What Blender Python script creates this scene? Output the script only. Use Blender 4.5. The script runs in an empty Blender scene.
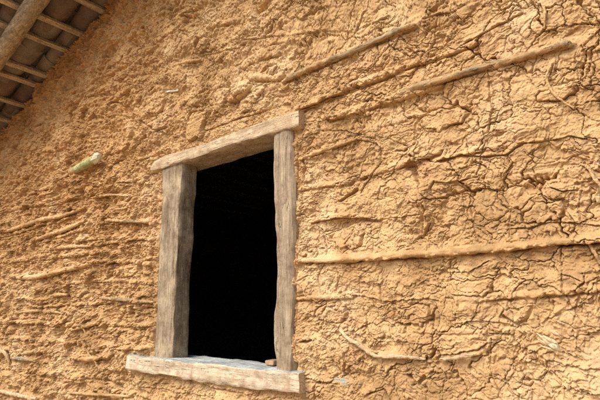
import bpy, math, random
import numpy as np
from mathutils import Matrix, Vector

random.seed(7)
rng = np.random.default_rng(11)
SC = bpy.context.scene

# ------------------------------------------------------------------ camera
F = 463.0                                   # focal length in photo pixels (600 wide)
D = 1.35                                    # metres from the lens to the wall plane (y = 0)
cx = np.array([0.77409988, 0.15136773, -0.6147009])      # wall's x axis seen by the lens (right, up, forward)
cy = np.array([0.63293836, -0.16574831, 0.75625163])
cz = np.array([-0.01258645, 0.97448207, 0.22411219])
M = np.array([cx, cy, cz])
C = np.array([0.0, -D, 0.0])
right, up, fwd = M[:, 0], M[:, 1], M[:, 2]
cam_d = bpy.data.cameras.new('camera')
cam_d.sensor_width = 36.0
cam_d.lens = F * 36.0 / 600.0
cam_d.clip_start = 0.02
cam_d.clip_end = 3000.0
cam = bpy.data.objects.new('camera', cam_d)
mw = Matrix.Identity(4)
for i in range(3):
    mw[i][0] = right[i]; mw[i][1] = up[i]; mw[i][2] = -fwd[i]; mw[i][3] = C[i]
cam.matrix_world = mw
SC.collection.objects.link(cam)
SC.camera = cam

# ------------------------------------------------------------------ sky, sun, exposure
SUN_ELEV, SUN_AZ = 47.0, 197.0              # azimuth from +y clockwise: in front of the wall, a little to its left
world = bpy.data.worlds.new('World'); SC.world = world
world.use_nodes = True
wn = world.node_tree; wn.nodes.clear()
sky = wn.nodes.new('ShaderNodeTexSky'); sky.sky_type = 'NISHITA'; sky.sun_disc = False
sky.sun_elevation = math.radians(SUN_ELEV); sky.sun_rotation = math.radians(SUN_AZ)
sky.dust_density = 3.0; sky.air_density = 1.0
bg = wn.nodes.new('ShaderNodeBackground'); bg.inputs[1].default_value = 0.15
wo = wn.nodes.new('ShaderNodeOutputWorld')
wn.links.new(sky.outputs[0], bg.inputs[0]); wn.links.new(bg.outputs[0], wo.inputs[0])
sd = bpy.data.lights.new('sun', 'SUN'); sd.energy = 2.5; sd.angle = math.radians(34.0); sd.color = (1.0, 0.95, 0.88)
sun = bpy.data.objects.new('sun', sd); SC.collection.objects.link(sun)
a, e = math.radians(SUN_AZ), math.radians(SUN_ELEV)
sdir = Vector((math.sin(a) * math.cos(e), math.cos(a) * math.cos(e), math.sin(e)))
sun.rotation_euler = sdir.to_track_quat('Z', 'Y').to_euler()
SC.view_settings.view_transform = 'Standard'; SC.view_settings.look = 'None'
SC.view_settings.exposure = 0.40
SC.cycles.use_denoising = False              # the daub's grain is finer than the denoiser keeps; SC.view_settings.gamma = 1.0
SC.view_settings.use_curve_mapping = False

# ------------------------------------------------------------------ helpers
def at(px, py, y=0.0):                      # the point of the wall plane (or one parallel to it) the photo shows at px, py
    r = M @ np.array([px - 300.0, 200.0 - py, F])
    return C + (y - C[1]) / r[1] * r

def depth_of(p):
    return float((np.asarray(p) - C) @ fwd)

def mesh_np(name, V, Q, mat, parent=None, smooth=True, cols=None):
    V = np.asarray(V, np.float32); Q = np.asarray(Q, np.int32)
    me = bpy.data.meshes.new(name)
    k = Q.shape[1]
    me.vertices.add(len(V)); me.vertices.foreach_set('co', V.ravel())
    me.loops.add(Q.size); me.loops.foreach_set('vertex_index', Q.ravel())
    me.polygons.add(len(Q))
    me.polygons.foreach_set('loop_start', np.arange(0, Q.size, k, dtype=np.int32))
    me.polygons.foreach_set('loop_total', np.full(len(Q), k, np.int32))
    if smooth:
        me.polygons.foreach_set('use_smooth', np.ones(len(Q), bool))
    if cols:
        for cn, cv in cols.items():
            at_ = me.attributes.new(cn, 'FLOAT', 'POINT'); at_.data.foreach_set('value', cv.astype(np.float32))
    me.update(calc_edges=True)
    me.materials.append(mat)
    o = bpy.data.objects.new(name, me); SC.collection.objects.link(o)
    if parent: o.parent = parent
    return o

def mesh_py(name, V, Fc, mat, parent=None, smooth=False):
    me = bpy.data.meshes.new(name); me.from_pydata([tuple(map(float, v)) for v in V], [], Fc)
    if smooth:
        for p in me.polygons: p.use_smooth = True
    me.materials.append(mat); me.update()
    o = bpy.data.objects.new(name, me); SC.collection.objects.link(o)
    if parent: o.parent = parent
    return o

def empty(name, loc=(0, 0, 0), parent=None):
    o = bpy.data.objects.new(name, None); o.location = loc; o.empty_display_size = 0.1
    SC.collection.objects.link(o)
    if parent: o.parent = parent
    return o

PERM = rng.permutation(256).astype(np.int32)
GA = rng.random(256) * 2 * np.pi
GX = np.cos(GA).astype(np.float32); GY = np.sin(GA).astype(np.float32)

def perlin(x, y, s=0):
    x = np.asarray(x, np.float32) + np.float32(s * 17.31); y = np.asarray(y, np.float32) + np.float32(s * 7.77)
    xf = np.floor(x); yf = np.floor(y)
    xi = xf.astype(np.int32); yi = yf.astype(np.int32)
    fx = x - xf; fy = y - yf
    u = fx * fx * fx * (fx * (fx * 6 - 15) + 10); v = fy * fy * fy * (fy * (fy * 6 - 15) + 10)
    def g(ix, iy, dx, dy):
        h = PERM[(PERM[ix & 255] + iy) & 255]
        return GX[h] * dx + GY[h] * dy
    a0 = g(xi, yi, fx, fy); b0 = g(xi + 1, yi, fx - 1, fy)
    a1 = g(xi, yi + 1, fx, fy - 1); b1 = g(xi + 1, yi + 1, fx - 1, fy - 1)
    a0 = a0 + u * (b0 - a0); a1 = a1 + u * (b1 - a1)
    return (a0 + v * (a1 - a0)) * np.float32(1.5)

def fbm(x, y, o=3, s=0):
    t = 0; a_ = 1.0; n = 0
    for k in range(o):
        t = t + a_ * perlin(x * 2 ** k, y * 2 ** k, s + k * 3); n += a_; a_ *= 0.5
    return t / n

def voronoi_edge(x, y, s=0, jitter=0.9, facets=False):
    """distance to the nearest cell border, in cells, and a random number per cell"""
    x = np.asarray(x, np.float32); y = np.asarray(y, np.float32)
    xf = np.floor(x); yf = np.floor(y); xi = xf.astype(np.int32); yi = yf.astype(np.int32)
    f1 = np.full(x.shape, 9.0, np.float32); f2 = f1.copy(); cid = np.zeros(x.shape, np.int32); ox = np.zeros_like(f1); oy = np.zeros_like(f1)
    for dx in (-1, 0, 1):
        for dy in (-1, 0, 1):
            h = PERM[(PERM[(xi + dx + s) & 255] + yi + dy) & 255]
            px = xf + dx + 0.5 + jitter * 0.5 * GX[h]; py = yf + dy + 0.5 + jitter * 0.5 * GY[(h * 7 + 3) & 255]
            d = np.sqrt((px - x) ** 2 + (py - y) ** 2)
            nearer = d < f1
            f2 = np.where(nearer, f1, np.minimum(f2, d)); cid = np.where(nearer, h, cid); ox = np.where(nearer, x - px, ox); oy = np.where(nearer, y - py, oy); f1 = np.where(nearer, d, f1)
    if facets: return f2 - f1, cid, ox * GX[(cid * 5 + 1) & 255] + oy * GY[(cid * 3 + 2) & 255]
    return f2 - f1, cid

def sstep(a_, b_, t):
    t = np.clip((t - a_) / (b_ - a_), 0, 1); return t * t * (3 - 2 * t)

# ------------------------------------------------------------------ materials
def mat_new(name, rough=0.9):
    m = bpy.data.materials.new(name); m.use_nodes = True
    nt = m.node_tree; b = nt.nodes['Principled BSDF']; b.inputs['Roughness'].default_value = rough
    b.inputs['Specular IOR Level'].default_value = 0.15
    return m, nt, b

def N(nt, t, **kw):
    n = nt.nodes.new(t)
    for k, v in kw.items():
        if k in n.inputs: n.inputs[k].default_value = v
        else: setattr(n, k, v)
    return n

def ramp(nt, src, stops):
    r = nt.nodes.new('ShaderNodeValToRGB'); el = r.color_ramp.elements
    while len(el) < len(stops): el.new(0.5)
    for e_, (p, c) in zip(el, stops):
        e_.position = p; e_.color = (*c, 1) if len(c) == 3 else c
    nt.links.new(src, r.inputs[0]); return r

def mixc(nt, fac, c1, c2, bt='MIX'):
    m = nt.nodes.new('ShaderNodeMix'); m.data_type = 'RGBA'; m.blend_type = bt
    for s, v in ((m.inputs[0], fac), (m.inputs[6], c1), (m.inputs[7], c2)):
        if hasattr(v, 'node'): nt.links.new(v, s)
        elif isinstance(v, (int, float)): s.default_value = v
        else: s.default_value = (*v, 1)
    return m.outputs[2]

def mud_material(name, c_lo, c_mid, c_hi, bump=1.0, left_tint=None):
    m, nt, b = mat_new(name, 0.96)
    tc = N(nt, 'ShaderNodeTexCoord'); obj = tc.outputs['Object']
    n1 = N(nt, 'ShaderNodeTexNoise', Scale=2.6, Detail=5.0, Roughness=0.6); nt.links.new(obj, n1.inputs['Vector'])
    n2 = N(nt, 'ShaderNodeTexNoise', Scale=34.0, Detail=6.0, Roughness=0.7); nt.links.new(obj, n2.inputs['Vector'])
    n3 = N(nt, 'ShaderNodeTexNoise', Scale=320.0, Detail=3.0, Roughness=0.6); nt.links.new(obj, n3.inputs['Vector'])
    r1 = ramp(nt, n1.outputs['Fac'], [(0.36, c_lo), (0.50, c_mid), (0.64, c_hi)])
    r2 = ramp(nt, n2.outputs['Fac'], [(0.30, (0.36, 0.36, 0.36)), (0.7, (0.64, 0.64, 0.64))])
    c = mixc(nt, 0.55, r1.outputs[0], r2.outputs[0], 'OVERLAY')
    r3 = ramp(nt, n3.outputs['Fac'], [(0.32, (0.40, 0.39, 0.38)), (0.66, (0.60, 0.61, 0.61))])
    c = mixc(nt, 0.5, c, r3.outputs[0], 'OVERLAY')
    if left_tint:
        vf = N(nt, 'ShaderNodeTexVoronoi', Scale=75.0); nt.links.new(obj, vf.inputs['Vector'])
        rf_ = ramp(nt, vf.outputs['Color'], [(0.0, (0, 0, 0)), (0.80, (0, 0, 0)), (0.86, (1, 1, 1))])
        rd_ = ramp(nt, vf.outputs['Distance'], [(0.20, (1, 1, 1)), (0.34, (0, 0, 0))])
        fm = mixc(nt, 1.0, rf_.outputs[0], rd_.outputs[0], 'MULTIPLY'); fm = mixc(nt, 0.55, (0, 0, 0), fm)
        c = mixc(nt, fm, c, (0.68, 0.53, 0.33))
        n4 = N(nt, 'ShaderNodeTexNoise', Scale=7.5, Detail=7.0, Roughness=0.7); nt.links.new(obj, n4.inputs['Vector'])
        r4 = ramp(nt, n4.outputs['Fac'], [(0.34, (0.36, 0.335, 0.30)), (0.5, (0.5, 0.5, 0.5)), (0.66, (0.60, 0.61, 0.62))])
        c = mixc(nt, 0.8, c, r4.outputs[0], 'OVERLAY')
        at_ = N(nt, 'ShaderNodeAttribute', attribute_name='clay')
        c = mixc(nt, at_.outputs['Fac'], c, left_tint, 'MULTIPLY')
    nt.links.new(c, b.inputs['Base Color'])
    v = N(nt, 'ShaderNodeTexVoronoi', Scale=170.0); nt.links.new(obj, v.inputs['Vector'])
    b1 = N(nt, 'ShaderNodeBump', Strength=0.55 * bump, Distance=0.004); nt.links.new(n2.outputs['Fac'], b1.inputs['Height'])
    b2 = N(nt, 'ShaderNodeBump', Strength=0.6 * bump, Distance=0.0016)
    nt.links.new(n3.outputs['Fac'], b2.inputs['Height']); nt.links.new(b1.outputs[0], b2.inputs['Normal'])
    b3 = N(nt, 'ShaderNodeBump', Strength=0.35 * bump, Distance=0.002)
    nt.links.new(v.outputs['Distance'], b3.inputs['Height']); nt.links.new(b2.outputs[0], b3.inputs['Normal'])
    nt.links.new(b3.outputs[0], b.inputs['Normal'])
    return m

def wood_material(name, c_dark, c_mid, c_light, axis, streak=1.0, stain=None, stain_at=0.55, scale=1.0, rough=0.8):
    """grain runs along the given axis (0 x, 1 y, 2 z)"""
    m, nt, b = mat_new(name, rough)
    tc = N(nt, 'ShaderNodeTexCoord')
    mp = N(nt, 'ShaderNodeMapping'); sc = [22.0 * scale] * 3; sc[axis] = 1.6 * scale; mp.inputs['Scale'].default_value = sc
    nt.links.new(tc.outputs['Object'], mp.inputs['Vector'])
    g = N(nt, 'ShaderNodeTexNoise', Scale=2.2, Detail=8.0, Roughness=0.68, Distortion=0.5); nt.links.new(mp.outputs[0], g.inputs['Vector'])
    mp2 = N(nt, 'ShaderNodeMapping'); sc = [150.0 * scale] * 3; sc[axis] = 5.0 * scale; mp2.inputs['Scale'].default_value = sc
    nt.links.new(tc.outputs['Object'], mp2.inputs['Vector'])
    fg = N(nt, 'ShaderNodeTexNoise', Scale=1.6, Detail=4.0, Roughness=0.6); nt.links.new(mp2.outputs[0], fg.inputs['Vector'])
    r = ramp(nt, g.outputs['Fac'], [(0.28, c_dark), (0.48, c_mid), (0.66, c_light)])
    rf = ramp(nt, fg.outputs['Fac'], [(0.34, (0.28, 0.27, 0.26)), (0.52, (0.5, 0.5, 0.5)), (0.7, (0.6, 0.6, 0.6))])
    c = mixc(nt, 0.6 * streak, r.outputs[0], rf.outputs[0], 'OVERLAY')
    if stain:
        n = N(nt, 'ShaderNodeTexNoise', Scale=7.0, Detail=5.0, Roughness=0.65); nt.links.new(tc.outputs['Object'], n.inputs['Vector'])
        rs = ramp(nt, n.outputs['Fac'], [(stain_at - 0.06, (0, 0, 0)), (stain_at + 0.07, (1, 1, 1))])
        c = mixc(nt, rs.outputs[0], c, stain)
    # blotches of dirt and drying checks that run with the grain
    bl = N(nt, 'ShaderNodeTexNoise', Scale=26.0, Detail=6.0, Roughness=0.7); nt.links.new(tc.outputs['Object'], bl.inputs['Vector'])
    rb = ramp(nt, bl.outputs['Fac'], [(0.36, (0.30, 0.28, 0.25)), (0.5, (0.5, 0.5, 0.5)), (0.64, (0.64, 0.64, 0.64))])
    c = mixc(nt, 0.8, c, rb.outputs[0], 'OVERLAY')
    mp3 = N(nt, 'ShaderNodeMapping'); sc = [34.0 * scale] * 3; sc[axis] = 2.6 * scale; mp3.inputs['Scale'].default_value = sc
    nt.links.new(tc.outputs['Object'], mp3.inputs['Vector'])
    ck = N(nt, 'ShaderNodeTexNoise', Scale=1.0, Detail=3.0, Roughness=0.5, Distortion=0.9); nt.links.new(mp3.outputs[0], ck.inputs['Vector'])
    rk = ramp(nt, ck.outputs['Fac'], [(0.485, (1, 1, 1)), (0.497, (0, 0, 0)), (0.503, (0, 0, 0)), (0.515, (1, 1, 1))])
    gate = ramp(nt, bl.outputs['Fac'], [(0.5, (1, 1, 1)), (0.56, (0, 0, 0))])
    hk = mixc(nt, gate.outputs[0], rk.outputs[0], (1, 1, 1))
    nt.links.new(c, b.inputs['Base Color'])
    b0 = N(nt, 'ShaderNodeBump', Strength=1.0, Distance=0.006); nt.links.new(hk, b0.inputs['Height'])
    b1 = N(nt, 'ShaderNodeBump', Strength=0.7, Distance=0.005); nt.links.new(g.outputs['Fac'], b1.inputs['Height']); nt.links.new(b0.outputs[0], b1.inputs['Normal'])
    b2 = N(nt, 'ShaderNodeBump', Strength=0.6, Distance=0.0016); nt.links.new(fg.outputs['Fac'], b2.inputs['Height'])
    b3 = N(nt, 'ShaderNodeBump', Strength=0.5, Distance=0.004); nt.links.new(bl.outputs['Fac'], b3.inputs['Height'])
    nt.links.new(b1.outputs[0], b2.inputs['Normal']); nt.links.new(b2.outputs[0], b3.inputs['Normal']); nt.links.new(b3.outputs[0], b.inputs['Normal'])
    return m

MUD = mud_material('mud', (0.41, 0.246, 0.108), (0.54, 0.345, 0.163), (0.61, 0.425, 0.232), left_tint=(0.97, 0.88, 0.78))
MUDSTICK = mud_material('mud_coated_bark', (0.42, 0.24, 0.11), (0.52, 0.31, 0.15), (0.60, 0.39, 0.21), bump=0.7)
SHADE_MUD = mud_material('shade_darkened_mud', (0.11, 0.088, 0.062), (0.14, 0.11, 0.08), (0.18, 0.14, 0.10))  # mud darkened in its base colour so the room reads black
LINTEL = wood_material('lintel_wood', (0.33, 0.235, 0.14), (0.53, 0.40, 0.25), (0.64, 0.51, 0.345), 0, stain=(0.57, 0.435, 0.275), stain_at=0.5)
JAMB_L = wood_material('left_jamb_wood', (0.16, 0.115, 0.07), (0.29, 0.22, 0.14), (0.41, 0.335, 0.235), 2, stain=(0.43, 0.34, 0.22), stain_at=0.54)
JAMB_R = wood_material('right_jamb_wood', (0.20, 0.145, 0.09), (0.35, 0.27, 0.175), (0.45, 0.36, 0.255), 2, stain=(0.35, 0.235, 0.165), stain_at=0.60)
SILL = wood_material('sill_wood', (0.40, 0.31, 0.19), (0.59, 0.48, 0.32), (0.68, 0.58, 0.42), 0, stain=(0.52, 0.43, 0.30), stain_at=0.54)
SILLTOP = wood_material('sill_top_wood', (0.22, 0.22, 0.20), (0.40, 0.42, 0.40), (0.56, 0.60, 0.58), 0, stain=(0.42, 0.38, 0.30), stain_at=0.62)  # weathered wood, with the cool sky reflection painted into its colour
LOG = wood_material('log_wood', (0.20, 0.15, 0.10), (0.40, 0.315, 0.21), (0.56, 0.46, 0.33), 0, stain=(0.31, 0.26, 0.19), stain_at=0.57)
BATTEN = wood_material('batten_wood', (0.34, 0.26, 0.16), (0.54, 0.44, 0.28), (0.64, 0.54, 0.37), 1)
BARK = wood_material('bark_brown', (0.17, 0.11, 0.06), (0.33, 0.23, 0.125), (0.46, 0.34, 0.20), 0, stain=(0.52, 0.335, 0.165), stain_at=0.47)
BARKG = wood_material('bark_grey', (0.18, 0.14, 0.09), (0.34, 0.27, 0.17), (0.48, 0.39, 0.26), 0, stain=(0.48, 0.30, 0.15), stain_at=0.56)
PALEWOOD = wood_material('pale_split_wood', (0.46, 0.32, 0.17), (0.60, 0.46, 0.27), (0.70, 0.56, 0.36), 0, stain=(0.56, 0.38, 0.21), stain_at=0.52)
BAMBOO = wood_material('cane_green', (0.24, 0.25, 0.09), (0.38, 0.39, 0.16), (0.52, 0.51, 0.26), 0, stain=(0.52, 0.345, 0.175), stain_at=0.56)
CUT = wood_material('fresh_cut', (0.50, 0.46, 0.28), (0.64, 0.60, 0.40), (0.72, 0.68, 0.50), 0)
CHIPBLUE = wood_material('weathered_blue_grey', (0.26, 0.26, 0.21), (0.40, 0.41, 0.33), (0.58, 0.50, 0.35), 0, stain=(0.52, 0.36, 0.19), stain_at=0.50)
STRAW = wood_material('straw', (0.52, 0.39, 0.20), (0.64, 0.52, 0.31), (0.72, 0.61, 0.39), 0, stain=(0.56, 0.40, 0.22), stain_at=0.54)
WHITE, _, wb = mat_new('shell_white', 0.5); wb.inputs['Base Color'].default_value = (0.74, 0.72, 0.70, 1)

def tile_material():
    m, nt, b = mat_new('clay_tile', 0.9)
    tc = N(nt, 'ShaderNodeTexCoord'); at_ = N(nt, 'ShaderNodeAttribute', attribute_name='tone')
    r = ramp(nt, at_.outputs['Fac'], [(0.0, (0.15, 0.10, 0.08)), (0.35, (0.22, 0.165, 0.125)), (0.7, (0.29, 0.235, 0.18)), (1.0, (0.20, 0.18, 0.155))])
    n = N(nt, 'ShaderNodeTexNoise', Scale=9.0, Detail=6.0, Roughness=0.65); nt.links.new(tc.outputs['Object'], n.inputs['Vector'])
    rr = ramp(nt, n.outputs['Fac'], [(0.3, (0.3, 0.29, 0.28)), (0.7, (0.66, 0.66, 0.64))])
    c = mixc(nt, 0.8, r.outputs[0], rr.outputs[0], 'OVERLAY')
    nt.links.new(c, b.inputs['Base Color'])
    bp = N(nt, 'ShaderNodeBump', Strength=0.4, Distance=0.004); nt.links.new(n.outputs['Fac'], bp.inputs['Height']); nt.links.new(bp.outputs[0], b.inputs['Normal'])
    return m
TILE = tile_material()

def ground_material():
    m, nt, b = mat_new('bare_earth', 0.95)
    tc = N(nt, 'ShaderNodeTexCoord')
    n = N(nt, 'ShaderNodeTexNoise', Scale=1.3, Detail=9.0, Roughness=0.65); nt.links.new(tc.outputs['Object'], n.inputs['Vector'])
    r = ramp(nt, n.outputs['Fac'], [(0.3, (0.26, 0.16, 0.085)), (0.6, (0.38, 0.25, 0.14)), (0.75, (0.44, 0.31, 0.19))])
    nt.links.new(r.outputs[0], b.inputs['Base Color'])
    bp = N(nt, 'ShaderNodeBump', Strength=0.6, Distance=0.02); nt.links.new(n.outputs['Fac'], bp.inputs['Height']); nt.links.new(bp.outputs[0], b.inputs['Normal'])
    return m

GZ = -1.55                                   # ground height below the lens
YB = 0.125                                   # back of the mud wall
XL, XR = -5.35, 4.95                         # house corners
RX, RZ = -4.587, 1.565                       # a point of the rake line
SL = math.tan(math.radians(15.5))
APEX = -0.2
def rake(x):
    x = np.asarray(x, float)
    return np.where(x < APEX, RZ + (x - RX) * SL, RZ + (APEX - RX) * SL - (x - APEX) * SL)

# ------------------------------------------------------------------ sticks: (points in the photo, radius there in photo pixels, how far its axis stands out of the mud in radii, material or None when only a mud-coated ridge)
STICKS = [
    # name, polyline, radius px, out, material, label
    ('stick', [(284,82),(292,78),(318,67),(352,53),(399,34),(413,29),(418,27)], 3.1, 0.30, BARK, 'long bare brown pole above the right end of the lintel'),
    ('stick', [(392,99),(402,95),(430,86),(470,73),(505,64),(545,52),(565,48),(573,46)], 4.0, 0.08, BARK, 'thick half-buried pole at the upper right'),
    (None, [(303,108),(325,99),(348,88),(375,79),(399,70)], 4.5, 0.1, None, ''),
    (None, [(399,70),(440,58),(478,44)], 3.0, 0.0, None, ''),
    ('stick', [(244,77),(262,78),(281,78)], 4.4, 0.15, MUDSTICK, 'short mud-coated stub left of the long bare pole'),
    (None, [(297,261),(345,258),(395,256.5),(440,253),(500,248),(545,244),(606,238)], 3.7, -0.05, None, ''),
    ('stick', [(299,262),(345,258.5),(395,257),(440,253),(500,249),(545,244),(606,239)], 4.2, 0.80, MUDSTICK, 'longest pole crossing the right half of the wall at mid height'),
    ('stick', [(300,160),(325,152),(356,141)], 2.1, 0.3, MUDSTICK, 'thin twig beside the upper part of the right jamb'),
    ('stick', [(297,298),(325,298),(353,296)], 3.2, 0.1, MUDSTICK, 'mud-coated rod beside the lower part of the right jamb'),
    ('stick', [(341,330),(350,337),(362,345),(377,355),(400,356),(427,359)], 2.4, 0.5, PALEWOOD, 'pale bent twig below the middle of the wall'),
    ('stick', [(442,359),(460,357),(480,354)], 2.4, 0.4, PALEWOOD, 'short pale rod low on the right side'),
    ('stick', [(552,66),(548,80),(556,96),(575,111)], 1.5, 0.3, MUDSTICK, 'curved root under the right end of the thick pole'),
    ('stick', [(543,5),(546,14),(545,30)], 1.6, 0.2, MUDSTICK, 'root near the upper right corner'),
    ('stick', [(589,170),(597,181),(606,192)], 2.0, 0.4, MUDSTICK, 'twig at the right edge above the long pole'),
    ('stick', [(588,240),(594,252),(602,266)], 2.2, 0.6, MUDSTICK, 'stub hanging under the right end of the long pole'),
    ('stick', [(28,194),(50,187),(69,174)], 2.3, 0.1, MUDSTICK, 'buried lower length of the cane left of the window'),
    ('stick', [(5,232),(22,227),(42,221),(65,215),(84,208)], 2.5, 0.45, MUDSTICK, 'curved stick left of the window, upper of two'),
    ('stick', [(30,241),(50,236),(67,229),(88,219)], 2.5, 0.25, MUDSTICK, 'curved stick left of the window, lower of two'),
    (None, [(38,204),(50,201),(60,197)], 2.2, 0.1, None, ''),
    ('stick', [(50,250),(70,247),(92,246)], 2.0, 0.1, MUDSTICK, 'short rod beneath the two curved sticks'),
    ('stick', [(12,277),(33,277),(52,275),(70,269),(92,264)], 3.0, 0.4, MUDSTICK, 'wavy thick stick low on the left side'),
    ('stick', [(49,298),(58,296),(68,294)], 2.3, 0.4, MUDSTICK, 'short stub under the wavy stick'),
    ('stick', [(100,298),(115,299),(135,300),(154,303)], 2.0, 0.4, BARK, 'straight rod meeting the left jamb low down'),
    ('stick', [(107,221),(125,221),(148,223)], 2.0, 0.5, BARK, 'brown rod sticking out of a dark hole'),
    ('stick', [(112,214),(118,210),(127,209)], 1.2, 0.5, MUDSTICK, 'thin arched twig over the dark hole'),
    ('stick', [(117,349),(135,348),(155,346)], 2.2, 0.3, MUDSTICK, 'rod just above the left end of the sill'),
    ('stick', [(72,358),(90,358),(109,357)], 3.0, 0.3, MUDSTICK, 'stub left of the sill'),
    ('stick', [(26,352),(38,352)], 3.2, 0.7, PALEWOOD, 'pale peg at the lower left'),
    ('stick', [(11,358),(24,359),(37,360)], 2.3, 0.4, BARKG, 'grey rod under the pale peg'),
    ('stick', [(-6,345),(3,349),(8,354),(10,362)], 2.0, 0.8, PALEWOOD, 'pale arched twig at the left edge'),
    ('stick', [(71,329),(86,327),(104,321)], 2.6, 0.3, MUDSTICK, 'knotty stub between the left edge and the sill'),
    ('stick', [(84,325),(90,338),(90,350),(98,364)], 1.5, 0.7, MUDSTICK, 'root hooking downward left of the sill'),
    ('stick', [(-8,390),(15,393),(38,399)], 2.4, 0.4, PALEWOOD, 'pale rod in the lower left corner'),
    ('stick', [(178,64),(189,62),(200,60)], 1.8, 0.3, MUDSTICK, 'small stub above the lintel'),
    (None, [(208,27),(225,24),(240,22)], 3.2, 0.0, None, ''),
    (None, [(300,190),(325,186),(350,183)], 3.0, -0.1, None, ''),
    (None, [(360,178),(400,165),(437,152)], 4.0, -0.2, None, ''),
    (None, [(310,222),(345,216),(380,220)], 3.0, 0.0, None, ''),
    (None, [(440,160),(470,152),(500,146)], 3.0, -0.1, None, ''),
    (None, [(330,118),(380,104),(440,86)], 5.0, -0.2, None, ''),
    (None, [(420,238),(426,225),(424,205)], 2.0, 0.0, None, ''),
    (None, [(480,300),(540,296),(600,290)], 4.0, -0.2, None, ''),
    (None, [(170,372),(210,384),(250,392)], 3.0, 0.0, None, ''),
    (None, [(0,212),(30,206),(60,203),(80,196)], 2.2, 0.2, None, ''),
    (None, [(-5,262),(30,260),(60,257),(100,252)], 2.2, 0.2, None, ''),
    (None, [(80,240),(110,238),(155,240)], 2.0, 0.2, None, ''),
    (None, [(90,262),(125,262),(153,264)], 2.2, 0.2, None, ''),
    (None, [(-5,300),(25,299),(52,300)], 2.2, 0.2, None, ''),
    (None, [(70,283),(110,281),(152,284)], 2.0, 0.1, None, ''),
    (None, [(-5,322),(35,322),(70,326)], 2.4, 0.2, None, ''),
    (None, [(100,325),(125,326),(152,325)], 2.2, 0.2, None, ''),
    (None, [(-5,337),(40,340),(75,343)], 2.0, 0.2, None, ''),
    (None, [(40,372),(80,377),(124,380)], 2.6, 0.2, None, ''),
    ('stick', [(20,312),(45,311),(66,313)], 1.8, 0.35, MUDSTICK, 'thin lath between the wavy stick and the pale peg'),
    ('stick', [(96,198),(112,195),(130,196)], 1.5, 0.3, MUDSTICK, 'thin lath right of the dark knot, near the left jamb'),
    ('stick', [(60,392),(95,394),(130,397)], 2.2, 0.3, MUDSTICK, 'rod along the bottom edge, left of the sill'),
]
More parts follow.
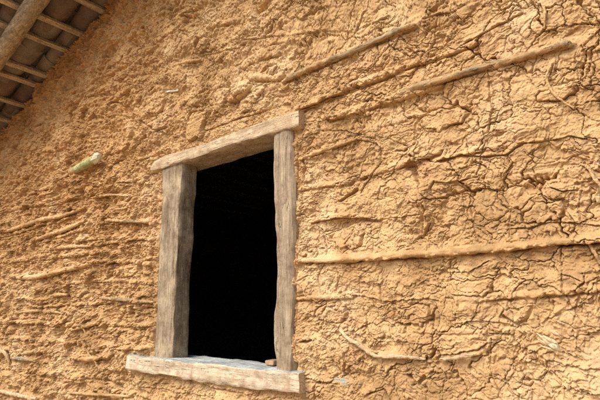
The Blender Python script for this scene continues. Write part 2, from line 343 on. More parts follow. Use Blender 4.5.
# cracks: points in the photo and width there in photo pixels
CRACKS = [
    ([(518,5),(523,17),(501,27),(480,38),(461,47)],1.7), ([(479,40),(478,48),(482,61)],2.0), ([(581,48),(584,53),(589,60)],2.8),
    ([(489,72),(490,84),(489,100),(491,110),(489,135)],1.8), ([(602,32),(592,40),(584,49)],1.7), ([(415,105),(414,118),(416,132)],1.4),
    ([(466,0),(467,6),(455,14),(440,17),(425,20)],1.6), ([(400,37),(395,50),(402,66)],1.2),
    ([(244,42),(270,38),(301,35),(325,32),(348,32)],1.7), ([(361,2),(366,12),(355,34)],1.4), ([(363,28),(375,24),(389,18)],1.3),
    ([(205,132),(222,126),(240,119),(262,112),(290,105)],1.8), ([(303,110),(330,99),(362,90),(395,76)],1.7),
    ([(357,142),(374,145),(381,150),(380,164),(370,180),(361,194)],1.6), ([(435,182),(431,190),(433,199),(440,203)],2.4),
    ([(302,228),(318,224),(334,220),(358,219),(381,221),(402,219),(422,216)],1.5), ([(381,187),(378,200),(381,218)],1.2),
    ([(425,218),(426,235),(430,262)],1.4), ([(304,162),(306,170),(304,183)],4.2), ([(341,202),(348,196),(357,192)],4.2),
    ([(415,125),(413,140),(416,148)],1.4), ([(436,184),(455,182),(475,178)],1.6),
    ([(440,161),(450,158),(462,156),(485,158),(507,157),(515,150),(524,145),(540,143),(558,141)],2.2), ([(507,157),(513,164),(505,174)],1.5),
    ([(470,208),(472,220),(476,241)],2.6), ([(509,213),(508,225),(510,237)],1.8), ([(519,197),(526,186),(538,177)],1.7), ([(484,132),(487,142),(474,176)],1.2),
    ([(551,190),(562,194),(576,193)],2.6), ([(580,193),(579,205),(581,225)],1.8), ([(511,229),(530,230),(545,225),(570,224),(600,228)],2.0),
    ([(558,141),(572,138),(590,140)],1.4), ([(603,60),(590,66),(575,63)],1.2),
    ([(354,297),(370,299),(390,302),(415,300),(440,303)],1.5), ([(338,268),(340,280),(337,292)],1.4),
    ([(379,285),(382,300),(386,315),(389,328),(391,338),(384,344),(376,345)],2.0), ([(334,342),(346,352),(345,362),(344,371),(334,378)],2.2),
    ([(301,379),(318,384),(338,385)],2.4), ([(408,377),(418,385),(424,378)],5.0), ([(391,329),(410,323),(430,318)],1.3), ([(368,397),(384,392),(390,404)],2.6),
    ([(302,343),(307,343),(312,342)],3.4), ([(384,345),(405,343),(425,344)],1.4),
    ([(583,275),(585,284),(575,292),(579,300),(577,309),(560,316),(541,326)],2.6), ([(503,319),(517,326),(527,322),(532,312)],4.0),
    ([(440,357),(460,355),(480,352),(488,344)],1.9), ([(491,340),(490,360),(492,376),(499,394)],1.9),
    ([(501,361),(512,360),(521,363),(534,354),(543,360),(551,363),(568,368),(585,370),(603,372)],2.1), ([(549,364),(545,380),(549,395)],2.6),
    ([(440,270),(452,273),(470,272),(490,262)],1.1), ([(500,297),(505,312),(500,318)],1.5), ([(457,325),(480,322),(505,325)],1.4), ([(575,337),(576,348),(580,352)],1.3),
    ([(553,268),(560,276),(580,282)],1.6), ([(600,296),(590,300),(578,309)],1.2),
    ([(142,121),(150,127),(158,132),(168,129)],3.0), ([(206,122),(205,130),(207,140)],1.8), ([(139,93),(143,106),(150,114),(158,114)],1.4),
    ([(199,57),(220,53),(242,49)],1.5), ([(199,40),(196,46),(197,55)],3.2), ([(191,114),(188,126),(189,143)],2.8), ([(191,114),(199,111),(206,113)],1.8),
    ([(120,183),(131,184),(135,196)],1.4), ([(8,184),(22,183),(30,176)],2.0), ([(96,180),(100,184)],3.6), ([(104,220),(107,223)],3.6),
    ([(10,321),(25,320),(38,319)],1.7), ([(111,320),(130,319),(150,315)],1.6), ([(98,332),(125,334),(154,337)],1.4), ([(105,312),(125,305),(152,303)],1.3),
    ([(0,371),(20,373),(40,377),(55,379),(67,382),(90,384),(118,386),(150,390),(200,397)],1.8), ([(70,331),(76,326)],4.0),
    ([(71,348),(72,360),(74,364)],2.2), ([(74,312),(73,330),(70,350),(72,375)],1.6), ([(0,239),(25,233),(45,226)],1.6),
    ([(108,225),(130,225),(152,226)],1.4), ([(155,180),(157,215),(153,260),(152,340)],1.8),
    ([(160,385),(200,396),(240,402)],1.6), ([(122,353),(121,362),(124,372)],1.5), ([(300,368),(305,376),(302,392)],2.0),
    ([(298,140),(299,160),(297,200)],2.2), ([(296,200),(298,240),(296,330),(299,365)],1.6),
]

# ------------------------------------------------------------------ the mud wall as one finely modelled surface
def lines(segs):
    out = []
    for a_, b_, s in segs:
        n = max(1, int(round((b_ - a_) / s)))
        out.append(np.linspace(a_, b_, n, endpoint=False))
    out.append(np.array([segs[-1][1]]))
    return np.concatenate(out)
gx = lines([(XL, -4.7, .010), (-4.7, -3.2, .0048), (-3.2, -2.3, .0034), (-2.3, -1.1, .0022), (-1.1, 0.1, .0016), (0.1, 0.5, .006), (0.5, 1.5, .02), (1.5, XR, .06)])
gz = lines([(GZ, -0.85, .02), (-0.85, -0.50, .006), (-0.50, -0.36, .003), (-0.36, 0.90, .0018), (0.90, 2.25, .0036), (2.25, 2.95, .02)])
X, Z = np.meshgrid(gx.astype(np.float32), gz.astype(np.float32))
w1x = perlin(X * 7, Z * 9, 1); w1z = perlin(X * 7, Z * 9, 3)
w2x = perlin(X * 26, Z * 28, 2); w2z = perlin(X * 26, Z * 28, 4)
w3x = perlin(X * 85, Z * 85, 6); w3z = perlin(X * 85, Z * 85, 7)
wxn = w1x * 0.016 + w2x * 0.0065 + w3x * 0.0026
wzn = w1z * 0.014 + w2z * 0.0065 + w3z * 0.0026
Xw = X + wxn; Zw = Z + wzn
base = 0.015 * fbm(X * 1.3, Z * 1.9, 2, 5) + 0.008 * perlin(X * 2.1, Zw * 7.0, 8)
left = sstep(-1.5, -2.7, X + 0.30 * perlin(X * 2, Z * 2, 9))                   # rougher daub, left of the window
crumbly = np.clip(sstep(0.0, 0.5, fbm(X * 3.6, Z * 5.0, 3, 18)) + 0.85 * left, 0, 1)   # crumbly places between trowelled plates
def fine(sc, s_): return perlin(Xw * sc, Zw * sc * 1.15, s_)
n24, n45, n80, n150, n260 = fine(20, 14), fine(45, 15), fine(85, 16), fine(155, 17), perlin(X * 290, Z * 290, 19)
lump = 0.007 * fbm(Xw * 7, Zw * 11, 2, 13) + (0.0016 + 0.0030 * crumbly) * n24 + (0.0010 + 0.0020 * crumbly) * n45 \
     + (0.0010 + 0.0014 * crumbly) * n80 + (0.0014 + 0.0009 * crumbly) * (1 - 0.6 * left) * n150 + 0.0011 * (1 - 0.7 * left) * n260
# broken clods and crumbs: tilted facets at three sizes, with creases between them
for sx_, sz_, seed_, tl_, st_, cr_ in ((9, 13, 33, (0.0060, 0.0130), (0.0020, 0.0110), (0.000, 0.005)),
                                       (27, 37, 35, (0.0034, 0.0056), (0.0016, 0.0046), (0.0010, 0.0036)),
                                       (62, 80, 37, (0.0024, 0.0034), (0.0012, 0.0022), (0.0010, 0.0024)),
                                       (125, 150, 39, (0.0014, 0.0012), (0.0010, 0.0010), (0.0005, 0.0008))):
    e, cid, fc = voronoi_edge((X + w2x * 0.010 + w3x * 0.004) * sx_, (Z + w2z * 0.010 + w3z * 0.004) * sz_, seed_, 0.95, True)
    far = (1 + 0.35 * left) if sx_ < 40 else (1 - 0.35 * left)
    lump = lump + far * (tl_[0] + tl_[1] * crumbly) * fc + (st_[0] + st_[1] * crumbly) * ((cid % 11) / 11.0 - 0.5) \
         - (cr_[0] + cr_[1] * crumbly) * np.exp(-(e / 0.10) ** 2)
# rows of laths under the daub, close together on the left
for per, ph, seed_, gain in ((0.112, 0.03, 41, 0.35 + 0.65 * left), (0.30, 0.11, 43, 0.45)):
    u_ = (Z + 0.034 * perlin(X * 0.9, Z * 1.5, seed_) + 0.008 * perlin(X * 4, Z * 7, seed_ + 1) + ph) / per
    row = np.floor(u_); fr = (u_ - row - 0.5) * per
    gate = sstep(0.0, 0.35, perlin(X * 1.7 + row * 5.3, row * 3.1 + 0.37, seed_ + 2)) * gain * sstep(1.15, 0.75, Z)
    rr_ = 0.0095
    lump = lump + gate * 0.012 * np.sqrt(np.clip(1 - (fr / rr_) ** 2, 0, 1)) - gate * 0.012 * np.exp(-((fr + rr_ * 1.35) / 0.0035) ** 2) * sstep(-0.3, 0.3, w1x)
# pits
lump = lump - (0.003 + 0.013 * crumbly) * sstep(0.30, 0.55, fine(31, 20)) - (0.002 + 0.007 * crumbly) * sstep(0.28, 0.5, fine(64, 21))
# torn ledges: a quantised field gives small steps like flaked layers
q = fbm(Xw * 2.6, Zw * 6.0, 3, 23) * 8.0 + 0.25 * w2z
qf = q - np.floor(q)
lump = lump + 0.026 * (np.floor(q) + sstep(0.0, 0.10, qf)) / 8.0
q2 = fbm(Xw * 8.0, Zw * 15, 3, 27) * 6.0 + 0.3 * w3z; qf = q2 - np.floor(q2)
lump = lump + 0.016 * (np.floor(q2) + sstep(0.0, 0.12, qf)) / 6.0
flat = sstep(-1.35, -0.7, X + 0.25 * w1x) * (1 - 0.5 * sstep(0.1, 0.5, perlin(X * 2.2, Z * 3.1, 47)))
h = base + lump * (1 - 0.48 * flat)
# shrinkage cracks: warped cell borders, wide here and closed there
def cracks(sx, sz, w, depth, s, lo, hi, k=2.0):
    e, cid = voronoi_edge((X + wxn * k) * sx, (Z + wzn * k) * sz, s)
    m_ = sstep(lo, hi, perlin(X * sx * 0.5, Z * sz * 0.5, s + 40))
    wm = w * (0.35 + 0.9 * m_)
    return depth * m_ * np.exp(-(e / wm) ** 4), cid, e
k1, id1, e1 = cracks(5.0, 6.5, 0.015, 0.026, 3, -0.25, 0.25)
k2, id2, e2 = cracks(12.0, 14.0, 0.020, 0.014, 60, -0.10, 0.35)
k3, id3, e3 = cracks(27.0, 31.0, 0.036, 0.008, 110, -0.15, 0.30)
h = h - k1 * (1 - 0.1 * left) - k2 * (1 - 0.25 * left) - k3 * (1 - 0.6 * left)
# each flake dries at its own level, its rim curling a little
h = h + ((id1 % 17) / 17.0 - 0.5) * (0.005 + 0.007 * left) + ((id2 % 13) / 13.0 - 0.5) * 0.0035 + ((id3 % 7) / 7.0 - 0.5) * 0.0012
h = h + 0.0016 * np.exp(-((e2 - 0.13) / 0.07) ** 2) * (1 - left)
del k1, k2, k3, id1, id2, id3, e1, e2, e3, q, q2, qf, n24, n45, n80, n150, n260, e, cid

def poly_world(pts):
    return [at(px, py)[[0, 2]] for px, py in pts]

def block(p, q_, r):
    x0, x1 = min(p[0], q_[0]) - r, max(p[0], q_[0]) + r
    z0, z1 = min(p[1], q_[1]) - r, max(p[1], q_[1]) + r
    i0, i1 = np.searchsorted(gx, [x0, x1]); j0, j1 = np.searchsorted(gz, [z0, z1])
    return slice(j0, j1), slice(i0, i1)

def seg_dist(Xb, Zb, p, q_):
    d = q_ - p; L2 = float(d @ d) + 1e-12
    t = np.clip(((Xb - p[0]) * d[0] + (Zb - p[1]) * d[1]) / L2, 0, 1)
    ex = Xb - (p[0] + t * d[0]); ez = Zb - (p[1] + t * d[1])
    return np.sqrt(ex * ex + ez * ez), ez, t

def base_at(x, z):
    i = int(np.clip(np.searchsorted(gx, x), 1, len(gx) - 1)); j = int(np.clip(np.searchsorted(gz, z), 1, len(gz) - 1))
    return float(HB[j, i])

HB = base + 0.012                              # the daub's mean face, on which sticks lie
stick_geo = []
for name, pts, rpx, out, mat, lab in STICKS:
    if mat is MUDSTICK: out = out - 0.30
    W = poly_world(pts)
    rs = [0.84 * rpx * depth_of([w[0], 0, w[1]]) / F for w in W]
    ys = [base_at(w[0], w[1]) for w in W]
    r_ = float(np.mean(rs))
    stick_geo.append((name, W, rs, ys, out, MUD if mat is MUDSTICK else mat, lab))
    big = np.full(X.shape, 0, np.float32)
    R_ = r_ * 4.5
    allx0 = min(w[0] for w in W); allx1 = max(w[0] for w in W); allz0 = min(w[1] for w in W); allz1 = max(w[1] for w in W)
    sj, si = block(np.array([allx0, allz0]), np.array([allx1, allz1]), R_)
    Xb, Zb = X[sj, si], Z[sj, si]
    if Xb.size == 0: continue
    wob = 0.35 * r_ * perlin(Xb * 40, Zb * 40, 50)
    dm = np.full(Xb.shape, 9.0, np.float32); ezm = np.zeros(Xb.shape, np.float32)
    for a_, b_ in zip(W[:-1], W[1:]):
        d_, ez, t = seg_dist(Xb, Zb, a_, b_)
        u = d_ < dm; dm = np.where(u, d_, dm); ezm = np.where(u, ez, ezm)
    dn = (dm + wob) / r_
    hb = h[sj, si]; L = HB[sj, si]
    near = np.exp(-(np.maximum(dn - 0.6, 0) / 1.3) ** 2)
    tgt = L + 0.35 * (hb - L) + (0.0 if mat else 0.0)
    hb = hb + (tgt - hb) * near * (0.6 if mat not in (None, MUDSTICK) else 0.12)
    if mat is None or mat is MUDSTICK:
        prof = np.sqrt(np.clip(1 - (dn / 1.12) ** 2, 0, 1))
        cover = sstep(-0.45, 0.15, perlin(Xb * 16, Zb * 16, 53)) if mat is MUDSTICK else 1.0
        hb = hb + (prof * r_ * (1.0 + out) * 0.92) * cover + (0.0012 * perlin(Xb * 120, Zb * 120, 54) + 0.0034 * perlin(Xb * 45, Zb * 60, 57)) * near
    else:
        cover = sstep(0.1, 0.5, perlin(Xb * 14, Zb * 14, 55))
        prof = np.sqrt(np.clip(1 - (dn / 1.15) ** 2, 0, 1))
        hb = hb + prof * r_ * (1.0 + out) * 0.95 * cover - 0.25 * r_ * np.exp(-((dn - 1.1) / 0.5) ** 2)
    # a gap opens under the stick where the daub shrank away
    below = (ezm < 0)
    gapm = sstep(-0.35, 0.25, perlin(Xb * 11, Zb * 11, 56))
    hb = hb - below * gapm * 0.013 * np.exp(-((dn - 1.28) / 0.42) ** 2)
    h[sj, si] = hb

for sx_, sz_, w_, dp_, sd_ in ((9.0, 9.0, 0.016, 0.016, 150), (19.0, 17.0, 0.030, 0.009, 170)):
    kk, _, _ = cracks(sx_, sz_, w_, dp_, sd_, -0.25, 0.25, 1.4)
    h = h - 0.6 * kk * (1 - 0.4 * left)
for pts, wpx in CRACKS:
    W = poly_world(pts)
    for k_, (a_, b_) in enumerate(zip(W[:-1], W[1:])):
        # half width on the wall of a gap this wide in the photo, seen at a slant
        (ax_, ay_), (bx_, by_) = pts[k_], pts[k_ + 1]
        ln_ = math.hypot(bx_ - ax_, by_ - ay_) + 1e-6; mx_, my_ = (ax_ + bx_) / 2, (ay_ + by_) / 2
        st_ = (at(mx_ - (by_ - ay_) / ln_, my_ + (bx_ - ax_) / ln_) - at(mx_, my_))[[0, 2]]
        dr_ = (b_ - a_) / (np.linalg.norm(b_ - a_) + 1e-9)
        w_ = wpx * 0.5 * abs(st_[0] * dr_[1] - st_[1] * dr_[0])
        sj, si = block(a_, b_, w_ * 5 + 0.02)
        Xb, Zb = X[sj, si], Z[sj, si]
        if Xb.size == 0: continue
        d_, ez, t = seg_dist(Xb + wxn[sj, si] * 0.35, Zb + wzn[sj, si] * 0.35, a_, b_)
        ww = w_ * (0.82 + 0.75 * perlin(Xb * 45, Zb * 45, 58))
        dep = min(0.042, 0.017 + w_ * 3.0)
        cut = dep * np.exp(-(d_ / ww) ** 4)
        lip = 0.0035 * np.exp(-((d_ - 2.4 * ww) / (1.6 * ww)) ** 2) * (ez > 0)
        cur = h[sj, si]
        floor_ = HB[sj, si] + 0.004 - cut
        h[sj, si] = np.where(cut > 0.0015, np.minimum(cur, np.maximum(floor_, cur - cut)), cur) + lip

# round lumps and knots the photo shows
for px, py, rp, hh in [(418,197,10,.012),(560,322,9,.004),(99,176,5,.010),(170,60,9,.006),(150,52,10,.006)]:
    p = at(px, py)[[0, 2]]; r_ = rp * depth_of([p[0], 0, p[1]]) / F
    sj, si = block(p, p, r_ * 2.5); rx_ = rp * abs(at(px + 1, py)[0] - at(px, py)[0])
    sj, si = block(p, p, max(r_, rx_) * 2.0); d_ = np.hypot((X[sj, si] - p[0]) / rx_, (Z[sj, si] - p[1]) / r_)
    h[sj, si] += hh * np.exp(-d_ ** 4)

# smears: places where a palm pressed the daub into a flat, standing plate
for px, py, rpx_, rpy_, lift, str_ in [(198,127,8,13,.020,.85),(152,104,12,13,.012,.5),(118,60,14,10,.012,.5),(232,92,18,8,.010,.55),(168,28,16,9,.012,.5),(262,56,20,7,.008,.55),
                                       (60,140,13,9,.014,.45),(120,140,12,10,.012,.5),(128,270,10,8,.010,.5),(30,215,12,7,.012,.4),(128,340,12,6,.010,.5),(350,240,14,9,.006,.6),
                                       (440,120,22,10,.006,.55),(545,215,22,9,.006,.6),(330,315,14,10,.006,.6),(470,290,20,9,.006,.6),(410,320,15,9,.005,.5),(560,90,18,9,.006,.55)]:
    p = at(px, py)[[0, 2]]; rx_ = rpx_ * abs(at(px + 1, py)[0] - at(px, py)[0]); rz_ = rpy_ * abs(at(px, py - 1)[2] - at(px, py)[2])
    i0, i1 = np.searchsorted(gx, [p[0] - rx_ * 1.7, p[0] + rx_ * 1.7]); j0, j1 = np.searchsorted(gz, [p[1] - rz_ * 1.7, p[1] + rz_ * 1.7])
    sl_ = (slice(j0, j1), slice(i0, i1))
    dx_ = (X[sl_] - p[0] + 1.6 * wxn[sl_]) / rx_; dz_ = (Z[sl_] - p[1] + 1.6 * wzn[sl_]) / rz_
    dd = (np.abs(dx_) ** 3 + np.abs(dz_) ** 3) ** (1 / 3)
    m_ = sstep(1.08, 0.88, dd) * str_
    cur = h[sl_]; tgt_ = HB[sl_] + lift * 0.6 + 0.22 * (cur - HB[sl_]) + 0.05 * rx_ * dx_
    h[sl_] = cur + (tgt_ - cur) * m_ - 0.012 * np.exp(-((dd - 1.08) / 0.07) ** 2) * sstep(-0.5, 0.1, perlin(X[sl_] * 14, Z[sl_] * 14, 66))
# the window: daub laps up to the frame
WX0, WX1, WZ0, WZ1 = -2.02, -1.125, -0.285, 0.752
FR = [(-2.02, -1.83, -0.25, 0.74), (-1.27, -1.125, -0.25, 0.74)]
dxw = np.maximum(np.maximum(WX0 - X, X - WX1), 0); dzw = np.maximum(np.maximum(WZ0 - Z, Z - WZ1), 0)
dw = np.hypot(dxw, dzw)
nearw = np.exp(-(dw / 0.035) ** 2)
tgt = 0.012 + 0.75 * (h - HB) + 0.010 * w1x + 0.006 * w2x
h = h + (tgt - h) * nearw * 0.85
vis = np.maximum(np.maximum(WX0 + 0.014 - X, X - (WX1 - 0.014)), np.maximum(WZ0 + 0.02 - Z, Z - (WZ1 - 0.02)))
h = np.where(vis < 0, np.minimum(h, 0.014 + vis * 2.2 + 0.004 * w2x + 0.002 * w3x), h)
# rake: the top of the wall turns back under the tiles
RK = rake(X).astype(np.float32) + 0.020 + 0.012 * perlin(X * 12, X * 0 + 3.3, 61) + 0.006 * perlin(X * 45, X * 0 + 1.3, 62)
dr = RK - Z
back = sstep(0.030, 0.0, dr)
yv = -(h)
yv = yv + (YB - yv) * back ** 2 * 1.0
# lumps sag a little, so their undersides overhang
sag = np.clip(h - HB, -0.02, 0.03)
Zs = Z - 0.38 * sag * (1 - nearw)
Zs = np.where(dr < 0.035, Z, Zs)
keep_v = (Z <= RK + 0.01)
nX, nZ = len(gx), len(gz)
idx = np.arange(nX * nZ, dtype=np.int32).reshape(nZ, nX)
qa = idx[:-1, :-1]; qb = idx[:-1, 1:]; qc = idx[1:, 1:]; qd = idx[1:, :-1]
Xm = (X[:-1, :-1] + X[1:, 1:]) / 2; Zm = (Z[:-1, :-1] + Z[1:, 1:]) / 2
hx0, hx1, hz0, hz1 = -1.955, -1.165, -0.262, 0.728
inside = (Xm > hx0) & (Xm < hx1) & (Zm > hz0) & (Zm < hz1)
ok = keep_v[:-1, :-1] & keep_v[1:, 1:] & keep_v[:-1, 1:] & keep_v[1:, :-1] & ~inside
Q = np.stack([qa[ok], qb[ok], qc[ok], qd[ok]], 1)
V = np.stack([X.ravel(), yv.ravel(), Zs.ravel()], 1)
clay = (left * (0.35 + 0.65 * sstep(-0.3, 1.0, Z))).ravel()
used = np.zeros(len(V), bool); used[Q.ravel()] = True
remap = np.cumsum(used).astype(np.int32) - 1
V = V[used]; Q = remap[Q]; clay = clay[used]
# back of the wall, reveal and returns, as plain quads of the same mesh
nb = len(V)
xs = [XL, hx0, hx1, APEX, XR]
extra = []; eq = []
def addq(*p):
    k = nb + len(extra); extra.extend(p); eq.append([k, k + 1, k + 2, k + 3])
def rz(x): return float(rake(x)) + 0.015
addq((XL, YB, GZ), (hx0, YB, GZ), (hx0, YB, rz(hx0)), (XL, YB, rz(XL)))
addq((hx0, YB, GZ), (hx1, YB, GZ), (hx1, YB, hz0), (hx0, YB, hz0))
addq((hx0, YB, hz1), (hx1, YB, hz1), (hx1, YB, rz(hx1)), (hx0, YB, rz(hx0)))
addq((hx1, YB, GZ), (APEX, YB, GZ), (APEX, YB, rz(APEX)), (hx1, YB, rz(hx1)))
addq((APEX, YB, GZ), (XR, YB, GZ), (XR, YB, rz(XR)), (APEX, YB, rz(APEX)))
for x_ in (hx0, hx1): addq((x_, -0.004, hz0), (x_, YB, hz0), (x_, YB, hz1), (x_, -0.004, hz1))
for z_ in (hz0, hz1): addq((hx0, -0.004, z_), (hx1, -0.004, z_), (hx1, YB, z_), (hx0, YB, z_))
for x_ in (XL, XR): addq((x_, -0.02, GZ), (x_, YB, GZ), (x_, YB, rz(x_)), (x_, -0.02, rz(x_)))
V = np.concatenate([V, np.array(extra, np.float32)]); Q = np.concatenate([Q, np.array(eq, np.int32)])
clay = np.concatenate([clay, np.full(len(extra), 1.0)])

house = empty('mud_house', (0, 0, GZ))
house['label'] = 'ochre mud-and-stick house with a rough wooden window opening under a clay tile roof'
house['category'] = 'house'
# children are placed in world units: undo the Empty's offset
def under(o, parent):
    o.parent = parent
    p = parent
    off = Vector((0, 0, 0))
    while p is not None:
        off += p.location; p = p.parent
    o.location = -off
    return o
wall = under(mesh_np('wall', V, Q, MUD, None, True, {'clay': clay}), house)
wall['label'] = 'cracked ochre mud wall with sticks showing through'
ground_h = None

# ------------------------------------------------------------------ sticks as their own meshes, half sunk in the daub
def tube(path, radii, n=14, rough=0.08, seed=0, caps=True, sub=6, knots=()):
    """rough-barked tube along a 3-D polyline, resampled with a smooth curve"""
    P = np.array(path, float); R = np.array(radii, float)
    if len(P) == 2:
        P = np.array([P[0], (P[0] + P[1]) / 2, P[1]]); R = np.array([R[0], R.mean(), R[1]])
    Pp = np.vstack([2 * P[0] - P[1], P, 2 * P[-1] - P[-2]])
    pts = []; rr = []
    for i in range(len(P) - 1):
        for k in range(sub):
            t = k / sub; p0, p1, p2, p3 = Pp[i], Pp[i + 1], Pp[i + 2], Pp[i + 3]
            pts.append(0.5 * (2 * p1 + (p2 - p0) * t + (2 * p0 - 5 * p1 + 4 * p2 - p3) * t * t + (3 * p1 - p0 - 3 * p2 + p3) * t ** 3))
            rr.append(R[i] * (1 - t) + R[i + 1] * t)
    pts.append(P[-1]); rr.append(R[-1])
    pts = np.array(pts); rr = np.array(rr)
    T = np.gradient(pts, axis=0); T /= np.linalg.norm(T, axis=1)[:, None]
    upv = np.array([0, -1.0, 0.12]); V_ = []; m_ = len(pts)
    S = np.concatenate([[0], np.cumsum(np.linalg.norm(np.diff(pts, axis=0), axis=1))])
    for i in range(m_):
        b1 = np.cross(T[i], upv); b1 /= np.linalg.norm(b1); b2 = np.cross(b1, T[i])
        for k in range(n):
            an = 2 * math.pi * k / n
            nz = float(perlin(np.array([S[i] / (rr[i] * 2.2) + seed]), np.array([math.cos(an) * 1.3 + math.sin(an) * 0.9 + seed * 3.1]), seed % 7)[0])
            nf = float(perlin(np.array([S[i] / (rr[i] * 0.7) + seed]), np.array([an * 2.2 + seed]), 3)[0])
            r_ = rr[i] * (1 + rough * 2.0 * nz + rough * 0.8 * nf)
            V_.append(pts[i] + r_ * (math.cos(an) * b1 + math.sin(an) * b2))
    Fc = [[i * n + k, i * n + (k + 1) % n, (i + 1) * n + (k + 1) % n, (i + 1) * n + k] for i in range(m_ - 1) for k in range(n)]
    if caps:
        for i, sgn in ((0, -1), (m_ - 1, 1)):
            V_.append(pts[i] + sgn * T[i] * rr[i] * 0.12); ci = len(V_) - 1
            for k in range(n):
                a_, b_ = i * n + k, i * n + (k + 1) % n
                Fc.append([b_, a_, ci] if sgn < 0 else [a_, b_, ci])
    return V_, Fc

sid = 0
for name, W, rs, ys, out, mat, lab in stick_geo:
    if not name: continue
    sid += 1
    path = []; rad = []
    for k, (w, r_, y_) in enumerate(zip(W, rs, ys)):
        endk = (k == 0 or k == len(W) - 1)
        path.append((w[0] + 0.2 * r_ * math.sin(sid * 3 + k * 2.2), -(y_ + r_ * (out - 1.0 if endk else out + 0.25 * math.sin(sid * 5 + k * 1.9))), w[1] + 0.35 * r_ * math.sin(sid * 2 + k * 2.7))); rad.append((0.92 if mat is MUD else 1.0) * r_ * (0.62 if endk else 1.0 + 0.12 * math.sin(sid + k * 3.1)))
    v_, f_ = tube(path, rad, 20, 0.17, sid, True, max(12, int(110 / len(path))))
    vv = np.array(v_, np.float32); cen = perlin(vv[:, 0] * 38, vv[:, 2] * 60, 93) * 0.0020 + perlin(vv[:, 0] * 90 + vv[:, 1] * 60, vv[:, 2] * 110 + vv[:, 1] * 40, 91) * 0.0019 + perlin(vv[:, 0] * 230, vv[:, 2] * 260 + vv[:, 1] * 90, 92) * 0.0009
    vv[:, 1] -= cen * (1.0 if mat in (MUD, BARK) else 0.5); vv[:, 2] += cen * 0.7; v_ = vv.tolist()
    o = under(mesh_py(name, v_, f_, mat, None, True), wall)
    o.name = name; o['label'] = lab

# the pale cane stub left of the window, leaning out of the wall
a0 = at(72, 172); a1 = at(83, 166, -0.022); a2 = at(96.5, 158.5, -0.05)
rc = 4.4 * depth_of(a1) / F
v_, f_ = tube([(a0[0], 0.0, a0[2]), tuple(a1), tuple(a2)], [rc * 0.9, rc * 0.98, rc * 1.05], 9, 0.05, 3, False, 6)
cane = under(mesh_py('cane', v_, f_, BAMBOO, None, True), wall); cane['label'] = 'pale green cane stub jutting from the mud'
dirv = (a2 - a1) / np.linalg.norm(a2 - a1)
v_, f_ = tube([tuple(a2 - dirv * 0.006), tuple(a2 + dirv * 0.030), tuple(a2 + dirv * 0.05)], [rc * 1.10, rc * 0.98, rc * 0.62], 7, 0.12, 5, True, 2)
ce = under(mesh_py('cut_end', v_, f_, CUT, None, False), cane); ce.parent = cane; ce.location = (0, 0, 0)

def chip(name, pts, y, t, mat, lab, curl=0.004):
    """flat splinter: an outline on the wall, thick, slightly curled"""
    P = [at(px, py, -y) for px, py in pts]; n = len(P); c_ = sum(P) / n
    V_ = [p + np.array([0, random.uniform(-curl, curl), 0]) for p in P] + [c_ + (p - c_) * 0.96 + np.array([0, t, 0]) for p in P]
    V_.append(c_ + np.array([0, -t * 0.5, 0])); V_.append(c_ + np.array([0, t, 0]))
    Fc = [[k, (k + 1) % n, 2 * n] for k in range(n)] + [[(k + 1) % n, k, k + n, (k + 1) % n + n] for k in range(n)] + [[(k + 1) % n + n, k + n, 2 * n + 1] for k in range(n)]
    o = under(mesh_py(name, V_, Fc, mat, None, False), wall); o['label'] = lab; return o
def hat(px, py):
    p = at(px, py); i = np.searchsorted(gx, p[0]); j = np.searchsorted(gz, p[2]); return float(np.median(h[max(j - 4, 0):j + 5, max(i - 4, 0):i + 5]))
chip('wood_chip', [(331,378),(342,378),(353,381),(361,386),(356,389),(345,387),(335,383)], hat(347,383) + .001, .010, CHIPBLUE, 'blue-grey weathered wood chip')
chip('white_shard', [(165,91.8),(169,90.6),(174,90.6),(179,89.6),(178,90.7),(172,91.8),(168,92.0),(166,92.8)], hat(171,91) + .012, .008, WHITE, 'small white shard above the lintel')
chip('pebble', [(595,196),(599,194),(603,197),(602,202),(597,203)], hat(599,198) + .004, .006, CHIPBLUE, 'small blue-grey pebble at the right edge')
sv, sf = [], []
for x0, y0, x1, y1, w in [(536,332,558,353,1.5),(543,336,556,345,1.8),(546,342,562,352,2.2),(551,338,560,349,1.2),(538,339,550,347,1.0),(549,330,560,336,1.4),(541,346,557,352,0.9)]:
    p0 = at(x0, y0, -(hat(x0, y0) - .001)); p1 = at(x1, y1, -(hat(x1, y1) - .001)); pm = at((x0 + x1) / 2 + 0.6, (y0 + y1) / 2, -(hat((x0 + x1) / 2, (y0 + y1) / 2) + .002))
    r_ = w * 1.5 * depth_of(pm) / F
    v_, f_ = tube([p0, pm, p1], [r_ * .4, r_, r_ * .3], 7, .12, int(x0), True, 6)
    b_ = len(sv); sv += v_; sf += [[i + b_ for i in f] for f in f_]
st = under(mesh_py('straw', sv, sf, STRAW, None, True), wall); st['label'] = 'tuft of pale straw pressed in the mud'

# ------------------------------------------------------------------ window frame of hewn timbers
win = empty('window', (-1.57, 0, -0.25)); win.location = (-1.57, 0, -0.25 - GZ); win.parent = house
win['label'] = 'unglazed window opening framed in weathered timber'

